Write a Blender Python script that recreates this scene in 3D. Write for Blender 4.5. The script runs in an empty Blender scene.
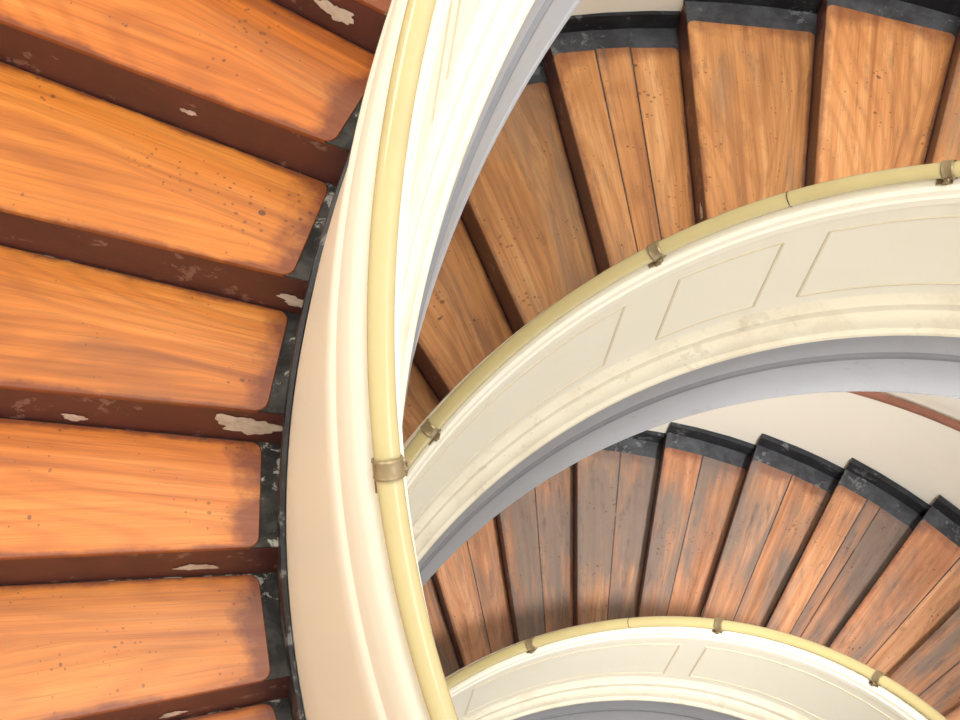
import bpy, bmesh, math, random
from mathutils import Matrix, Vector, Euler
random.seed(7)
scn=bpy.context.scene
PI=math.pi
# ---------------------------------------------------------------- stair layout (metres)
RK=1.594; RW=1.645; RO=2.745; RWALL=2.86; RR=1.450; HR=0.948; RP=1.3564; HC=0.0606; HG=-0.3565
RAILR=0.0245
nodes=[]   # phi, z, ox, oy, kind, flight, k, dr
def flight(name,t0,z0,a,hh,ox,oy,k0,k1,turn):
    for k in range(k0,k1+1):
        dr=-.009*min(4,max(0,k-2)) if name=='T' else 0.0
        nodes.append([t0-k*a-turn*2*PI, z0+hh*k, ox, oy, name, k, dr])
def landing(n):
    nodes.append(('L',n))
flight('B',1.6874,-5.8738,.1573,.1463,-.0954,-.0058,-10,13,0)
landing(16)
flight('M',1.9360,-2.2483,.1712,.1740,-.0839,-.0085,-9,8,1)
landing(18)
flight('T',3.3556,0.0,.1461,.165,0,0,-4,10,2)
out=[]
for i,n in enumerate(nodes):
    if n[0]=='L':
        a=nodes[i-1]; b=nodes[i+1]; N=n[1]
        for j in range(1,N):
            t=j/N
            out.append([a[0]+(b[0]-a[0])*t, a[1], a[2]+(b[2]-a[2])*t, a[3]+(b[3]-a[3])*t,'L',j,0.0])
    else: out.append(n)
nodes=out
SUB=6
Q=(0,1,2,3,6)
S=[]
for i in range(len(nodes)-1):
    a,b=nodes[i],nodes[i+1]
    for j in range(SUB):
        t=j/SUB; S.append([a[q]+(b[q]-a[q])*t for q in Q])
S.append([nodes[-1][q] for q in Q])
def smooth(S,w):
    o=[]
    for i in range(len(S)):
        lo=max(0,i-w); hi=min(len(S)-1,i+w); m=min(i-lo,hi-i); lo,hi=i-m,i+m
        o.append([sum(S[j][q] for j in range(lo,hi+1))/(hi-lo+1) for q in range(5)])
    return o
S=smooth(smooth(S,4),3)
IDX={}
for i,n in enumerate(nodes):
    if n[4]!='L': IDX[(n[4],n[5])]=i
def at(fl,k):
    """frame (phi,z,ox,oy,dr) on the smooth guide at fractional step k"""
    kk=math.floor(k); i=(IDX[(fl,kk)]+(k-kk))*SUB; j=int(i); t=i-j
    return [S[j][q]+(S[j+1][q]-S[j][q])*t for q in range(5)]
def warp(r,dr):
    """the inner string tightens slightly towards the top of the upper flight"""
    w=0.0
    if 1.46<r<1.54: w=(r-1.46)/.08
    elif 1.54<=r<=1.66: w=1.0
    elif 1.66<r<1.95: w=(1.95-r)/.29
    return r+dr*w
def P(fr,r,H,d=0.0):
    ph=fr[0]+d/r; r=warp(r,fr[4])
    return Vector((fr[2]+r*math.cos(ph),fr[3]+r*math.sin(ph),fr[1]+H))
# ---------------------------------------------------------------- materials
def newmat(name):
    m=bpy.data.materials.new(name); m.use_nodes=True
    nt=m.node_tree; b=nt.nodes['Principled BSDF']; return m,nt,b
def lin(c): 
    return tuple(((x/255)/12.92 if x/255<=.04045 else ((x/255+.055)/1.055)**2.4) for x in c)+(1,)
def N(nt,t,**kw):
    n=nt.nodes.new(t)
    for k,v in kw.items():
        if k in n.inputs: n.inputs[k].default_value=v
        else: setattr(n,k,v)
    return n
def ramp(nt,src,stops,interp='LINEAR'):
    r=nt.nodes.new('ShaderNodeValToRGB'); r.color_ramp.interpolation=interp
    e=r.color_ramp.elements
    while len(e)<len(stops): e.new(.5)
    for el,(p,c) in zip(e,stops):
        el.position=p; el.color=c if len(c)==4 else (*c,1)
    nt.links.new(src,r.inputs[0]); return r.outputs[0]
def mix(nt,f,a,b,mode='MIX'):
    m=nt.nodes.new('ShaderNodeMix'); m.data_type='RGBA'; m.blend_type=mode; m.clamp_factor=True
    for s,v in ((m.inputs[0],f),(m.inputs[6],a),(m.inputs[7],b)):
        if isinstance(v,bpy.types.NodeSocket): nt.links.new(v,s)
        else: s.default_value=v
    return m.outputs[2]
def math_(nt,op,a,b=0.0,clamp=False):
    m=nt.nodes.new('ShaderNodeMath'); m.operation=op; m.use_clamp=clamp
    for s,v in ((m.inputs[0],a),(m.inputs[1],b)):
        if isinstance(v,bpy.types.NodeSocket): nt.links.new(v,s)
        else: s.default_value=v
    return m.outputs[0]
def noise(nt,vec,scale,detail=4,rough=.55,dist=0.0,mapping=None):
    if mapping:
        mp=nt.nodes.new('ShaderNodeMapping'); mp.inputs['Scale'].default_value=mapping
        nt.links.new(vec,mp.inputs[0]); vec=mp.outputs[0]
    n=nt.nodes.new('ShaderNodeTexNoise'); n.inputs['Scale'].default_value=scale
    n.inputs['Detail'].default_value=detail; n.inputs['Roughness'].default_value=rough
    n.inputs['Distortion'].default_value=dist
    nt.links.new(vec,n.inputs['Vector']); return n.outputs[0]
G=(0,0,0,1); Wt=(1,1,1,1)
def wood(name,dark,mid,light,wearcol,wear,edge=.5,rough=.33,coat=.35,ring=.30,fine=.35,varn=.88,var=.24,dirt=0.0):
    m,nt,b=newmat(name); L=nt.links
    uv=N(nt,'ShaderNodeUVMap',uv_map='grain').outputs[0]
    nu=N(nt,'ShaderNodeUVMap',uv_map='norm').outputs[0]
    at_=N(nt,'ShaderNodeUVMap',uv_map='rnd').outputs[0]
    n1=noise(nt,uv,1.0,6,.6,.15,(.9,34,1))
    n2=noise(nt,uv,1.0,1,.4,.35,(.45,3.0,1))
    nbig=noise(nt,uv,1.0,3,.5,.0,(1.2,4,1))
    g=math_(nt,'ADD',math_(nt,'MULTIPLY',n1,.6),math_(nt,'MULTIPLY',nbig,.4))
    c=ramp(nt,g,[(.36,lin(dark)),(.5,lin(mid)),(.66,lin(light))])
    # fine pores running along the board
    nf=noise(nt,uv,1.0,4,.7,.1,(3,170,1))
    c=mix(nt,math_(nt,'MULTIPLY',ramp(nt,nf,[(.50,G),(.72,Wt)]),fine),c,lin([x*.72 for x in dark]))
    # growth rings (cathedral grain)
    s_=math_(nt,'SINE',math_(nt,'MULTIPLY',n2,150.0))
    rr=ramp(nt,math_(nt,'ADD',math_(nt,'MULTIPLY',s_,.5),.5),[(.55,G),(1.0,Wt)])
    c=mix(nt,math_(nt,'MULTIPLY',rr,ring),c,lin(dark))
    # plank to plank tone
    sep=N(nt,'ShaderNodeSeparateXYZ'); L.new(at_,sep.inputs[0])
    hsv=N(nt,'ShaderNodeHueSaturation'); L.new(c,hsv.inputs['Color'])
    L.new(math_(nt,'ADD',math_(nt,'MULTIPLY',sep.outputs[0],var),varn),hsv.inputs['Value'])
    L.new(math_(nt,'ADD',math_(nt,'MULTIPLY',sep.outputs[1],.006),.500),hsv.inputs['Hue'])
    c=hsv.outputs[0]
    # old varnish darkening along the ends and edges
    sx=N(nt,'ShaderNodeSeparateXYZ'); L.new(nu,sx.inputs[0])
    def edged(s,wd):
        d=math_(nt,'SUBTRACT',.5,math_(nt,'ABSOLUTE',math_(nt,'SUBTRACT',s,.5)))
        return math_(nt,'DIVIDE',d,wd)
    e=math_(nt,'MINIMUM',edged(sx.outputs[0],.05),edged(sx.outputs[1],.045))
    nn=noise(nt,uv,6,5,.65)
    e=math_(nt,'SUBTRACT',e,math_(nt,'MULTIPLY',math_(nt,'SUBTRACT',nn,.45),4.2))
    em=ramp(nt,e,[(.0,Wt),(.95,G)])
    c=mix(nt,math_(nt,'MULTIPLY',em,edge),c,lin([dark[0]*.66,dark[1]*.5,dark[2]*.5]))
    # trodden grey wear
    n3=noise(nt,uv,1.0,6,.74,.25,(1.8,16,1))
    n4=noise(nt,uv,1.0,2,.5,0,(1.6,4,1))
    wv=math_(nt,'ADD',math_(nt,'MULTIPLY',n3,.5),math_(nt,'MULTIPLY',n4,.5))
    wv=math_(nt,'ADD',wv,math_(nt,'MULTIPLY',math_(nt,'SUBTRACT',sep.outputs[0],.5),-.12))
    wm=ramp(nt,wv,[(.58-wear*.14,G),(.68-wear*.10,Wt)])
    c=mix(nt,math_(nt,'MULTIPLY',wm,min(.85,.2+wear*.7)),c,lin(wearcol))
    if dirt:
        n5=noise(nt,uv,1.0,6,.8,.3,(4.5,30,1))
        c=mix(nt,math_(nt,'MULTIPLY',ramp(nt,n5,[(.54,G),(.66,Wt)]),dirt),c,lin((66,58,54)))
    # knots, chips and dirt specks
    for sc,th,amt in ((6,.022,.9),(20,.065,.75),(45,.10,.6)):
        v=N(nt,'ShaderNodeTexVoronoi',Scale=sc); L.new(uv,v.inputs['Vector'])
        nz=noise(nt,uv,5.5,2)
        sp=math_(nt,'LESS_THAN',v.outputs['Distance'],math_(nt,'MULTIPLY',math_(nt,'SUBTRACT',nz,.42),th*8))
        c=mix(nt,math_(nt,'MULTIPLY',sp,amt*.9),c,lin((84,50,30)))
    # pale dust specks
    v=N(nt,'ShaderNodeTexVoronoi',Scale=16); L.new(uv,v.inputs['Vector'])
    sp=math_(nt,'LESS_THAN',v.outputs['Distance'],math_(nt,'MULTIPLY',math_(nt,'SUBTRACT',noise(nt,uv,9,2),.52),.30))
    c=mix(nt,math_(nt,'MULTIPLY',sp,.6),c,lin((232,206,176)))
    L.new(c,b.inputs['Base Color'])
    L.new(ramp(nt,n3,[(.3,(rough-.08,)*3),(.8,(rough+.22,)*3)]),b.inputs['Roughness'])
    b.inputs['Coat Weight'].default_value=coat; b.inputs['Coat Roughness'].default_value=.25
    bp=N(nt,'ShaderNodeBump',Strength=.15,Distance=.004); L.new(n1,bp.inputs['Height']); L.new(bp.outputs[0],b.inputs['Normal'])
    return m
def paint(name,base,stain,scale=3.0,lo=.55,hi=.75,amt=.6,rough=.5,fleck=None,fleckamt=0,fscale=14,bump=.1,stretch=(1,1,1),fth=.60,spec=.5):
    m,nt,b=newmat(name); L=nt.links
    tc=N(nt,'ShaderNodeTexCoord').outputs['Object']
    n1=noise(nt,tc,scale,6,.65,.3,stretch)
    c=mix(nt,math_(nt,'MULTIPLY',ramp(nt,n1,[(lo,G),(hi,Wt)]),amt),lin(base),lin(stain))
    if fleck:
        n2=noise(nt,tc,fscale,5,.7,.4)
        n3=noise(nt,tc,fscale*.25,2,.5)
        s=math_(nt,'ADD',math_(nt,'MULTIPLY',n2,.55),math_(nt,'MULTIPLY',n3,.45))
        c=mix(nt,math_(nt,'MULTIPLY',ramp(nt,s,[(fth,G),(fth+.03,Wt)]),fleckamt),c,lin(fleck))
    L.new(c,b.inputs['Base Color']); b.inputs['Roughness'].default_value=rough; b.inputs['Specular IOR Level'].default_value=spec
    bp=N(nt,'ShaderNodeBump',Strength=bump,Distance=.01); L.new(n1,bp.inputs['Height']); L.new(bp.outputs[0],b.inputs['Normal'])
    return m
woodT=wood('varnished_wood_orange',(158,80,22),(206,114,36),(224,140,62),(124,80,48),.15,.8,.36,.28,.30,.45,.93,.12)
woodM=wood('varnished_wood_brown',(160,100,54),(204,138,82),(226,168,114),(116,100,88),.38,.6,.45,.15,.35,.45,.88,.22,.35)
woodB=wood('worn_wood',(146,94,64),(184,126,90),(206,154,120),(104,97,92),.85,.6,.5,.1,.25,.4,.86,.26,.5)
maroon=paint('maroon_riser_paint',(82,42,37),(52,29,28),7,.42,.72,.75,.45,(160,132,118),.4,34,fth=.58)
border=paint('worn_black_paint',(40,39,37),(76,74,70),12,.42,.62,.9,.8,(176,172,162),.75,26,bump=.4,fth=.56,spec=.25)
border2=paint('slate_tread_border_paint',(54,54,58),(88,90,94),8,.42,.68,.8,.6,(160,162,162),.3,34,bump=.2,fth=.585,spec=.3)
blackm=paint('black_skirting_paint',(26,26,29),(60,62,68),7,.42,.7,.7,.4,(170,172,170),.35,34,fth=.57)
skirt=paint('slate_skirting_paint',(28,29,33),(58,60,66),7,.42,.70,.7,.5,(170,172,172),.25,34,fth=.59,spec=.3)
cream=paint('cream_plaster',(240,233,215),(230,220,198),2.2,.5,.85,.4,.5,bump=.03)
creamlow=paint('stained_cream_plaster',(233,224,202),(188,168,136),6,.48,.78,.5,.55,(150,130,104),.2,26,.05,fth=.58)
creamside=paint('cream_panel_side',(218,205,178),(196,178,140),3.0,.5,.8,.4,.45,bump=.03)
grey=paint('lilac_grey_paint',(164,164,169),(140,140,146),2.5,.4,.8,.5,.5,(120,112,105),.15,24,.05)
greyd=paint('grey_band_dark',(124,124,129),(104,102,104),3,.4,.8,.6,.5)
wallm=paint('wall_cream_paint',(244,240,228),(232,224,206),1.2,.5,.8,.4,.6,bump=.04)
chipm=paint('bare_plaster_chip',(206,196,182),(150,130,115),30,.4,.7,.6,.7)
railm=paint('handrail_gloss_cream',(190,174,124),(168,151,100),4,.5,.8,.5,.22,bump=.03)
railm.node_tree.nodes['Principled BSDF'].inputs['Coat Weight'].default_value=.6
seam=paint('dark_gap',(60,45,30),(40,30,20),8)
brass,nt,b=newmat('aged_brass'); b.inputs['Base Color'].default_value=lin((150,132,100)); b.inputs['Metallic'].default_value=.5; b.inputs['Roughness'].default_value=.32
brownrail=paint('brown_handrail_wood',(140,92,76),(100,62,50),5,.4,.7,.6,.35)
floorm=paint('floor_terrazzo',(150,140,125),(110,100,92),12,.4,.7,.6,.4)
whitefr=paint('opening_frame_paint',(235,232,224),(215,210,200),3,.5,.8,.4,.4)
# ---------------------------------------------------------------- mesh helpers
def empty(name):
    e=bpy.data.objects.new(name,None); scn.collection.objects.link(e); return e
def finish(me,name,mats,parent,sharp=28,smooth_=True):
    for m in mats: me.materials.append(m)
    ob=bpy.data.objects.new(name,me); scn.collection.objects.link(ob)
    if smooth_:
        for p in me.polygons: p.use_smooth=True
        me.set_sharp_from_angle(angle=math.radians(sharp))
    if parent: ob.parent=parent
    return ob
def recalc(me):
    bm=bmesh.new(); bm.from_mesh(me); bmesh.ops.recalc_face_normals(bm,faces=bm.faces); bm.to_mesh(me); bm.free()
def sweep(name,prof,mats,parent,i0=0,i1=None,closed=True,caps=True,frames=None,sharp=25):
    """prof: list of (r,H,matindex of the segment starting here)"""
    fr=frames or (S[i0:] if i1 is None else S[i0:i1+1])
    n=len(prof); V=[];F=[];MI=[]
    for f in fr:
        for p in prof: V.append(P(f,p[0],p[1]))
    seg=n if closed else n-1
    for i in range(len(fr)-1):
        for j in range(seg):
            j2=(j+1)%n
            F.append((i*n+j,i*n+j2,(i+1)*n+j2,(i+1)*n+j)); MI.append(prof[j][2])
    if closed and caps:
        F.append(tuple(range(n))[::-1]); MI.append(0)
        F.append(tuple((len(fr)-1)*n+q for q in range(n))); MI.append(0)
    me=bpy.data.meshes.new(name); me.from_pydata(V,[],F)
    me.polygons.foreach_set('material_index',MI)
    recalc(me)
    return finish(me,name,mats,parent,sharp)
def tube(name,r0,H0,rad,mats,parent,n=20,**kw):
    return sweep(name,[(r0+rad*math.cos(2*PI*i/n),H0+rad*math.sin(2*PI*i/n),0) for i in range(n)],mats,parent,sharp=60,**kw)
# ---------------------------------------------------------------- balustrade (solid plastered parapet)
par=empty('curved_stair_parapet')
prof=[(1.592,-.34,1),(1.592,-.04,0),(1.589,.02,0),(1.583,.12,0),(1.572,.20,0),(1.560,.30,0),(1.548,.42,0),
(1.540,.54,0),(1.536,.64,0),(1.532,.72,0),(1.526,.735,0),(1.519,.745,0),(1.515,.80,0),(1.510,.83,0),(1.503,.86,0),(1.496,.885,0),(1.487,.90,0),
(1.424,.90,0),(1.416,.885,0),(1.414,.86,0),(1.409,.85,0),(1.409,.815,0),(1.417,.80,0),(1.420,.77,0),(1.420,.24,2),(1.410,.215,2),(1.398,.20,2),(1.396,.165,2),(1.382,.15,2),(1.372,.125,2),(1.370,.09,2),(1.358,.075,2),
(1.3564,.0606,1),(1.360,.05,1),(1.362,-.07,3),(1.352,-.082,3),(1.352,-.10,1),(1.360,-.112,1),(1.360,-.325,1),(1.3564,-.335,1),(1.3564,-.3565,1),(1.45,-.36,1)]
sweep('parapet_wall',prof,[cream,grey,creamlow,greyd],par)
sweep('inner_skirting',[(1.592,-.33,0),(1.606,-.33,0),(1.606,.0,0),(1.602,.016,0),(1.592,.018,0)],[blackm],par)
# raised panel mouldings on the well face
def ribs(fl,k0,k1,Hb=.30,Ht=.72):
    a=int(round((IDX[(fl,0)]+k0)*SUB)); b_=int(round((IDX[(fl,0)]+k1)*SUB))
    for H in (Hb,Ht):
        sweep('panel_moulding',[(1.421,H-.007,0),(1.4172,H-.003,0),(1.4172,H+.003,0),(1.421,H+.007,0)],[creamside],par,a,b_)
    for i in (a,b_):
        f=S[i]; V=[];w=.006
        for r in (1.421,1.4172):
            for H in (Hb,Ht):
                for s in (-1,1): V.append(P(f,r,H,s*w*(1 if r>1.42 else .5)))
        F=[(4,5,7,6),(0,4,6,2),(1,3,7,5),(0,1,5,4),(2,6,7,3)]
        me=bpy.data.meshes.new('panel_moulding_end'); me.from_pydata(V,[],F); finish(me,'panel_moulding_end',[creamside],par,smooth_=False)
ribs('M',-8,-4); ribs('M',-3.5,.4); ribs('M',1.0,2.2) ; ribs('M',2.6,6.5)
for k in (-6,-1.5,3,7.5): ribs('B',k,k+4)
for k in (-3,.6,4.2): ribs('T',k,k+3.2)
# ---------------------------------------------------------------- handrail
rail=empty('curved_handrail')
tube('rail_tube',RR,HR,RAILR,[railm],rail,n=28)
def clamp(fl,k,ln=.037):
    f=at(fl,k); f2=at(fl,k+.05)
    c=P(f,RR,HR); t=(P(f2,RR,HR)-c).normalized()
    rad=Vector((math.cos(f[0]),math.sin(f[0]),0)); up=rad.cross(t); 
    if up.z<0: up=-up
    bm=bmesh.new()
    prof=[(-ln/2,RAILR+.001),(-ln/2,RAILR+.0035),(-ln/2+.004,RAILR+.005),(-ln*.28,RAILR+.0035),(ln*.28,RAILR+.0035),(ln/2-.004,RAILR+.005),(ln/2,RAILR+.0035),(ln/2,RAILR+.001)]
    n=28; rings=[]
    for i in range(n):
        a=2*PI*i/n
        rings.append([bm.verts.new(c+t*x+(rad*math.cos(a)+up*math.sin(a))*y) for x,y in prof])
    for i in range(n):
        for j in range(len(prof)-1):
            bm.faces.new((rings[i][j],rings[(i+1)%n][j],rings[(i+1)%n][j+1],rings[i][j+1]))
    def block(cx,w,l,z0,z1,w2=None,l2=None):
        w2=w2 or w; l2=l2 or l; vs=[]
        for z,ww,ll in ((z0,w,l),(z1,w2,l2)):
            for sx,sy in ((-1,-1),(1,-1),(1,1),(-1,1)):
                vs.append(bm.verts.new(c+rad*(cx+sx*ww/2)+t*(sy*ll/2)+Vector((0,0,z))))
        bm.faces.new(vs[:4][::-1]); bm.faces.new(vs[4:])
        for i in range(4): bm.faces.new((vs[i],vs[(i+1)%4],vs[4+(i+1)%4],vs[4+i]))
    block(0,.046,.05,-.0485,-.040); block(0,.02,.024,-.042,-.022)
    block(-RAILR-.006,.010,.018,-.03,-.002)   # side screw lug
    for sgn in (-1,1):
        bmesh.ops.create_uvsphere(bm,u_segments=10,v_segments=6,radius=.004,matrix=Matrix.Translation(c+rad*(-RAILR-.011)+Vector((0,0,-.008+sgn*.009))))
    bmesh.ops.recalc_face_normals(bm,faces=bm.faces)
    me=bpy.data.meshes.new('rail_clamp'); bm.to_mesh(me); bm.free(); finish(me,'rail_clamp',[brass],rail,40)
for fl,ks in (('T',(.18,3.9,7.6)),('M',(-8,-5.3,-2.43,.60,3.66,6.6)),('B',(-8,-4,-.42,3.02,6.0,9.3,12))):
    for k in ks: clamp(fl,k)
def seamring(fl,k):
    f=at(fl,k); c=P(f,RR,HR); t=(P(at(fl,k+.05),RR,HR)-c).normalized(); rad=Vector((math.cos(f[0]),math.sin(f[0]),0)); up=rad.cross(t)
    bm=bmesh.new(); n=24; R=[]
    for i in range(n):
        a=2*PI*i/n; R.append([bm.verts.new(c+t*x+(rad*math.cos(a)+up*math.sin(a))*y) for x,y in ((-.0015,RAILR),(-.0008,RAILR+.0006),(.0008,RAILR+.0006),(.0015,RAILR))])
    for i in range(n):
        for j in range(3): bm.faces.new((R[i][j],R[(i+1)%n][j],R[(i+1)%n][j+1],R[i][j+1]))
    me=bpy.data.meshes.new('rail_joint'); bm.to_mesh(me); bm.free(); finish(me,'rail_joint',[seam],rail)
seamring('M',2.05); seamring('B',1.4); seamring('T',6)
# ---------------------------------------------------------------- staircase: treads, risers, soffit
st=empty('spiral_staircase')
class Acc:
    def __init__(s): s.V=[];s.F=[];s.uv=[];s.nv=[];s.col=[]
    def face(s,idx,uvs=None,nvs=None,col=None):
        s.F.append(tuple(idx)); s.uv+= uvs or [(0,0)]*len(idx); s.nv+= nvs or [(.5,.5)]*len(idx); s.col+=[col or (.5,.5)]*len(idx)
    def build(s,name,mats,parent,sharp=30):
        me=bpy.data.meshes.new(name); me.from_pydata(s.V,[],s.F)
        for nm,dat in (('grain',s.uv),('norm',s.nv),('rnd',s.col)):
            me.uv_layers.new(name=nm)
            lay=me.uv_layers[nm]
            lay.uv.foreach_set('vector',[float(x) for p in dat for x in p])
        recalc(me)
        return finish(me,name,mats,parent,sharp)
def pos(a,b_,r,s,z):
    ph=a[0]+(b_[0]-a[0])*s; ox=a[2]; oy=a[3]
    r=warp(r,a[6]+(b_[6]-a[6])*min(1,max(0,s)))
    return Vector((ox+r*math.cos(ph),oy+r*math.sin(ph),z))
def plank(acc,a,b_,z,r0,r1,s0,s1,ri,rt,th=.013):
    """board between radial lines s0..s1, rounded outer corners; ri = corner radius (m)"""
    wid=abs(b_[0]-a[0])
    def outline(ins):
        pts=[]
        def addc(rc,sc,sr,ss,rad,flip):
            n=5
            for q in range(n+1):
                t=q/n*PI/2
                if flip: t=PI/2-t
                dr=rad*math.cos(t); dd=rad*math.sin(t)
                pts.append((rc+sr*dr, sc+ss*dd/(rc*wid)))
        A=r0+ins; B=r1-ins
        sa=s0+ins/(1.9*wid); sb=s1-ins/(1.9*wid)
        c1=ri if rt[0] else .001; c2=ri if rt[1] else .001
        addc(A+c1,sa+c1/(A*wid),-1,-1,c1,False)
        addc(B-c1,sa+c1/(B*wid),1,-1,c1,True)
        addc(B-c2,sb-c2/(B*wid),1,1,c2,False)
        addc(A+c2,sb-c2/(A*wid),-1,1,c2,True)
        return pts
    o0=outline(0); o1=outline(.0015); n=len(o0); base=len(acc.V)
    du,dv=random.uniform(0,40),random.uniform(0,40); col=(random.random(),random.random())
    for zz,o in ((z-th,o0),(z-.0018,o0),(z,o1)):
        for r,s in o: acc.V.append(pos(a,b_,r,s,zz))
    def U(o,i): return (o[i][0]+du,o[i][1]*wid*2.1+dv)
    def Nn(o,i): return ((o[i][0]-RW)/(RO-RW),min(1,max(0,o[i][1])))
    for L_ in range(2):
        oa=o0; ob=o0 if L_==0 else o1
        for i in range(n):
            j=(i+1)%n
            acc.face((base+L_*n+i,base+L_*n+j,base+(L_+1)*n+j,base+(L_+1)*n+i),[U(oa,i),U(oa,j),U(ob,j),U(ob,i)],[Nn(oa,i),Nn(oa,j),Nn(ob,j),Nn(ob,i)],col)
    acc.face(tuple(base+2*n+i for i in range(n)),[U(o1,i) for i in range(n)],[Nn(o1,i) for i in range(n)],col)
def prism(acc,a,b_,r0,r1,s0,s1,z0,z1,ns=3,d0=0,d1=0,mid=True):
    wid=abs(b_[0]-a[0]); base=len(acc.V); rs=[r0]+([1.7,1.95] if mid and r0<1.65 else [])+[r1]; nr=len(rs)
    ss=[s0+(s1-s0)*i/ns for i in range(ns+1)]
    for z in (z0,z1):
        for r in rs:
            for i,s in enumerate(ss): acc.V.append(pos(a,b_,r,s+ (d0 if i==0 else d1 if i==ns else 0)/(r*wid),z))
    m=ns+1
    I=lambda zi,ri_,i: base+zi*nr*m+ri_*m+i
    for i in range(ns):
        for q in range(nr-1):
            acc.face((I(1,q,i),I(1,q,i+1),I(1,q+1,i+1),I(1,q+1,i)))
            acc.face((I(0,q,i),I(0,q+1,i),I(0,q+1,i+1),I(0,q,i+1)))
        acc.face((I(0,0,i),I(0,0,i+1),I(1,0,i+1),I(1,0,i)))
        acc.face((I(0,nr-1,i),I(1,nr-1,i),I(1,nr-1,i+1),I(0,nr-1,i+1)))
    for i in (0,ns):
        for q in range(nr-1): acc.face((I(0,q,i),I(1,q,i),I(1,q+1,i),I(0,q+1,i)))
seams={('M',1):[.34,.62],('B',-1):[.55],('B',0):[.5],('B',1):[.52],('B',2):[.46],('B',3):[.5],('B',4):[.38,.55],('B',5):[.6],('B',6):[.5],('M',-3):[.5]}
mats={'B':woodB,'M':woodM,'T':woodT}; bmats={'B':border2,'M':border2,'T':border}
SETB=.003
for fl in 'BMT':
    tr=Acc(); bd=Acc(); rs=Acc(); sk=Acc()
    ks=[k for (f,k) in IDX if f==fl]
    for k in sorted(ks):
        i=IDX[(fl,k)]; a=nodes[i]
        if i+1>=len(nodes): continue
        b_=nodes[i+1]; z=a[1]
        zprev=nodes[i-1][1] if i>0 else z-.1463
        prism(rs,a,b_,RK+.001,RWALL,0,0,zprev-.03,z-.012,1,SETB,SETB+.02)
        if nodes[i+1][4]=='L': continue
        prism(bd,a,b_,RK+.001,RWALL,0,1,z-.011,z-.004,3,.001,.004)
        cuts=[0]+seams.get((fl,k),[])+[1]
        wid=abs(b_[0]-a[0])
        for q in range(len(cuts)-1):
            g=.0022/(2.1*wid)
            s0=cuts[q]+(g if q else 0); s1=cuts[q+1]-(g if q<len(cuts)-2 else -.0005/(2.1*wid))
            plank(tr,a,b_,z,RW+random.uniform(-.006,.006),RO+random.uniform(-.006,.006),s0,s1,.024,(q==0,q==len(cuts)-2))
        prism(sk,a,b_,RWALL-.028,RWALL,0,1,z-.03,z+.085,3)
    tr.build('treads_'+fl,[mats[fl]],st); bd.build('tread_borders_'+fl,[bmats[fl]],st); rs.build('risers_'+fl,[maroon],st); sk.build('outer_skirting_'+fl,[skirt],st)
# landings
ld=Acc(); ldb=Acc()
for i in range(len(nodes)-1):
    a,b_=nodes[i],nodes[i+1]
    if (b_[4]=='L') or a[4]=='L':
        z=a[1]
        prism(ldb,a,b_,RK+.001,RWALL,0,1,z-.19,z-.004,2)
        for r0 in [1.645+.1*q for q in range(11)]:
            plank(ld,a,b_,z,r0,r0+.098,0,1,.001,(0,0))
ld.build('landing_boards',[woodM],st); ldb.build('landing_slabs',[border2],st)
sweep('soffit_slab',[(1.44,-.20,0),(RWALL,-.20,0),(RWALL,-.345,0),(1.44,-.345,0)],[cream],st)
# chipped paint patches on risers near the inner string
ch=Acc()
def chip(fl,k,r,H,w,hh,seed):
    rnd=random.Random(seed); i=IDX[(fl,k)]; a=nodes[i]; n=44; base=len(ch.V)
    ph_=[rnd.uniform(0,6.28) for _ in range(6)]
    for q in range(n):
        t=2*PI*q/n; m=1+.18*math.sin(2*t+ph_[0])+.13*math.sin(3*t+ph_[1])+.10*math.sin(5*t+ph_[2])+.09*math.sin(8*t+ph_[3])+.07*math.sin(13*t+ph_[4])
        rr=r+w*math.cos(t)*m; zz=a[1]+H+hh*math.sin(t)*m
        ph=a[0]-(SETB-.0015)/rr; rr=warp(rr,a[6])
        ch.V.append(Vector((a[2]+rr*math.cos(ph),a[3]+rr*math.sin(ph),zz)))
    ch.face(tuple(range(base,base+n)))
for ar in (('T',2,1.680,-.085,.062,.046,1),('T',3,1.635,-.11,.03,.022,2),('T',1,1.78,-.11,.038,.018,3),('T',5,1.76,-.09,.035,.03,4),('T',0,1.86,-.12,.03,.014,5),('T',2,2.05,-.13,.03,.014,6),('T',4,1.95,-.09,.016,.010,7),('B',3,1.9,-.09,.03,.03,8),('M',2,2.0,-.08,.03,.02,9)):
    chip(*ar)
ch.build('paint_chips',[chipm],st)
# ---------------------------------------------------------------- stairwell shell
ZF=nodes[0][1]-.1463
ZT=7.0
def cyl_wall(name,r0,r1,t0,t1,z0,z1,mat,seg=None,c=(-.06,0)):
    seg=seg or max(2,int(abs(t1-t0)/.06)); V=[];F=[]
    for i in range(seg+1):
        t=t0+(t1-t0)*i/seg
        for r,z in ((r0,z0),(r1,z0),(r1,z1),(r0,z1)): V.append((c[0]+r*math.cos(t),c[1]+r*math.sin(t),z))
    for i in range(seg):
        for j in range(4): F.append((i*4+j,(i+1)*4+j,(i+1)*4+(j+1)%4,i*4+(j+1)%4))
    F.append((0,1,2,3)); F.append((seg*4+3,seg*4+2,seg*4+1,seg*4))
    me=bpy.data.meshes.new(name); me.from_pydata(V,[],F); recalc(me)
    return finish(me,name,[mat],None)
cyl_wall('wall_outer',RWALL-.02,RWALL+.25,-.35,4.35,ZF-.1,ZT,wallm)
t0,t1=4.35-2*PI,-.35
opening=empty('light_opening_1')  # unseen framed opening, added so world light reaches the lower flights
for q in range(7):
    t=t0+(t1-t0)*q/6
    o=cyl_wall('mullion',RWALL+.02,RWALL+.12,t-.015,t+.015,ZF,ZT,whitefr,2); o.parent=opening
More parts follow.
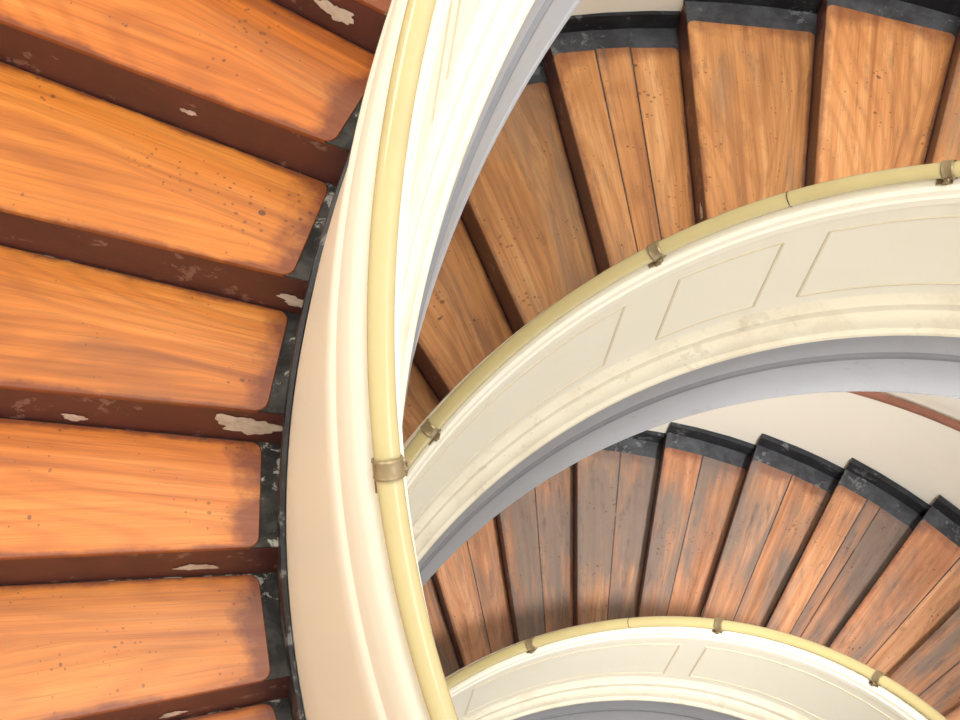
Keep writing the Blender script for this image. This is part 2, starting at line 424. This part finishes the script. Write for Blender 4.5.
for z in [ZF+.02]+[ZF+1.2*i for i in range(1,12)]:
    o=cyl_wall('transom',RWALL+.03,RWALL+.11,t0,t1,z,z+.06,whitefr); o.parent=opening
bm=bmesh.new(); bmesh.ops.create_cone(bm,cap_ends=True,segments=96,radius1=3.1,radius2=3.1,depth=.1,matrix=Matrix.Translation((-.06,0,ZF-.052)))
me=bpy.data.meshes.new('floor'); bm.to_mesh(me); bm.free(); finish(me,'floor',[floorm],None)
wr=empty('wall_handrail')
tube('wall_rail_tube',RWALL-.075,.90,.022,[brownrail],wr,n=16,i1=IDX[('B',13)]*SUB)
# ---------------------------------------------------------------- light
w=bpy.data.worlds.new('World'); scn.world=w; w.use_nodes=True
bg=w.node_tree.nodes['Background']; bg.inputs[0].default_value=(.98,.98,1,1); bg.inputs[1].default_value=1.75
def area(name,loc,target,size,power,col=(1,1,1),spread=180):
    l=bpy.data.lights.new(name,'AREA'); l.shape='DISK'; l.size=size; l.energy=power; l.color=col; l.spread=math.radians(spread)
    o=bpy.data.objects.new(name,l); scn.collection.objects.link(o); o.location=loc
    o.rotation_euler=(Vector(target)-Vector(loc)).to_track_quat('-Z','Y').to_euler(); return o
area('skylight',(-.3,.2,13),(-.3,.2,0),4.5,700,(1,.985,.96))
area('parapet_fill_light',(-2.72,-.35,2.3),(-1.5,-.1,.5),.7,8,(.94,.975,1))  # added fill without a fitting, brightens the near parapet's stair side
tm=(t0+t1)/2; cx,sy=math.cos(tm),math.sin(tm)
area('side_fill_light',(3.7*cx,3.7*sy,3.0),(-.6,2.1,-2.2),1.8,26,(1,.99,.97))  # added fill from the open side, lifts the middle flight
area('side_fill_light',(3.6*cx,3.6*sy,-1.3),(.2,2.1,-5.8),1.8,25,(1,.99,.97))  # added fill aimed down at the bottom flight, no real source
area('well_fill_light',(.35,-.3,3.2),(-.2,2.3,-2.0),.7,14,(1,.985,.96),80)  # added fill inside the well for the middle treads, nothing hangs here
area('well_fill_light',(.7,-.7,.4),(.45,2.1,-5.4),.5,28,(1,.985,.96),38)  # narrow-cone fill added to brighten the bottom treads, no fixture
# ---------------------------------------------------------------- camera
cam=bpy.data.cameras.new('camera'); co=bpy.data.objects.new('camera',cam); scn.collection.objects.link(co)
cam.sensor_width=36; cam.lens=2193.17/960*36; cam.clip_start=.05
co.location=(-1.6694,-1.7949,4.5382); co.rotation_euler=Euler((.4543,-.1054,-.0203),'XYZ')
scn.camera=co
try: scn.view_settings.view_transform='Standard'
except Exception: pass
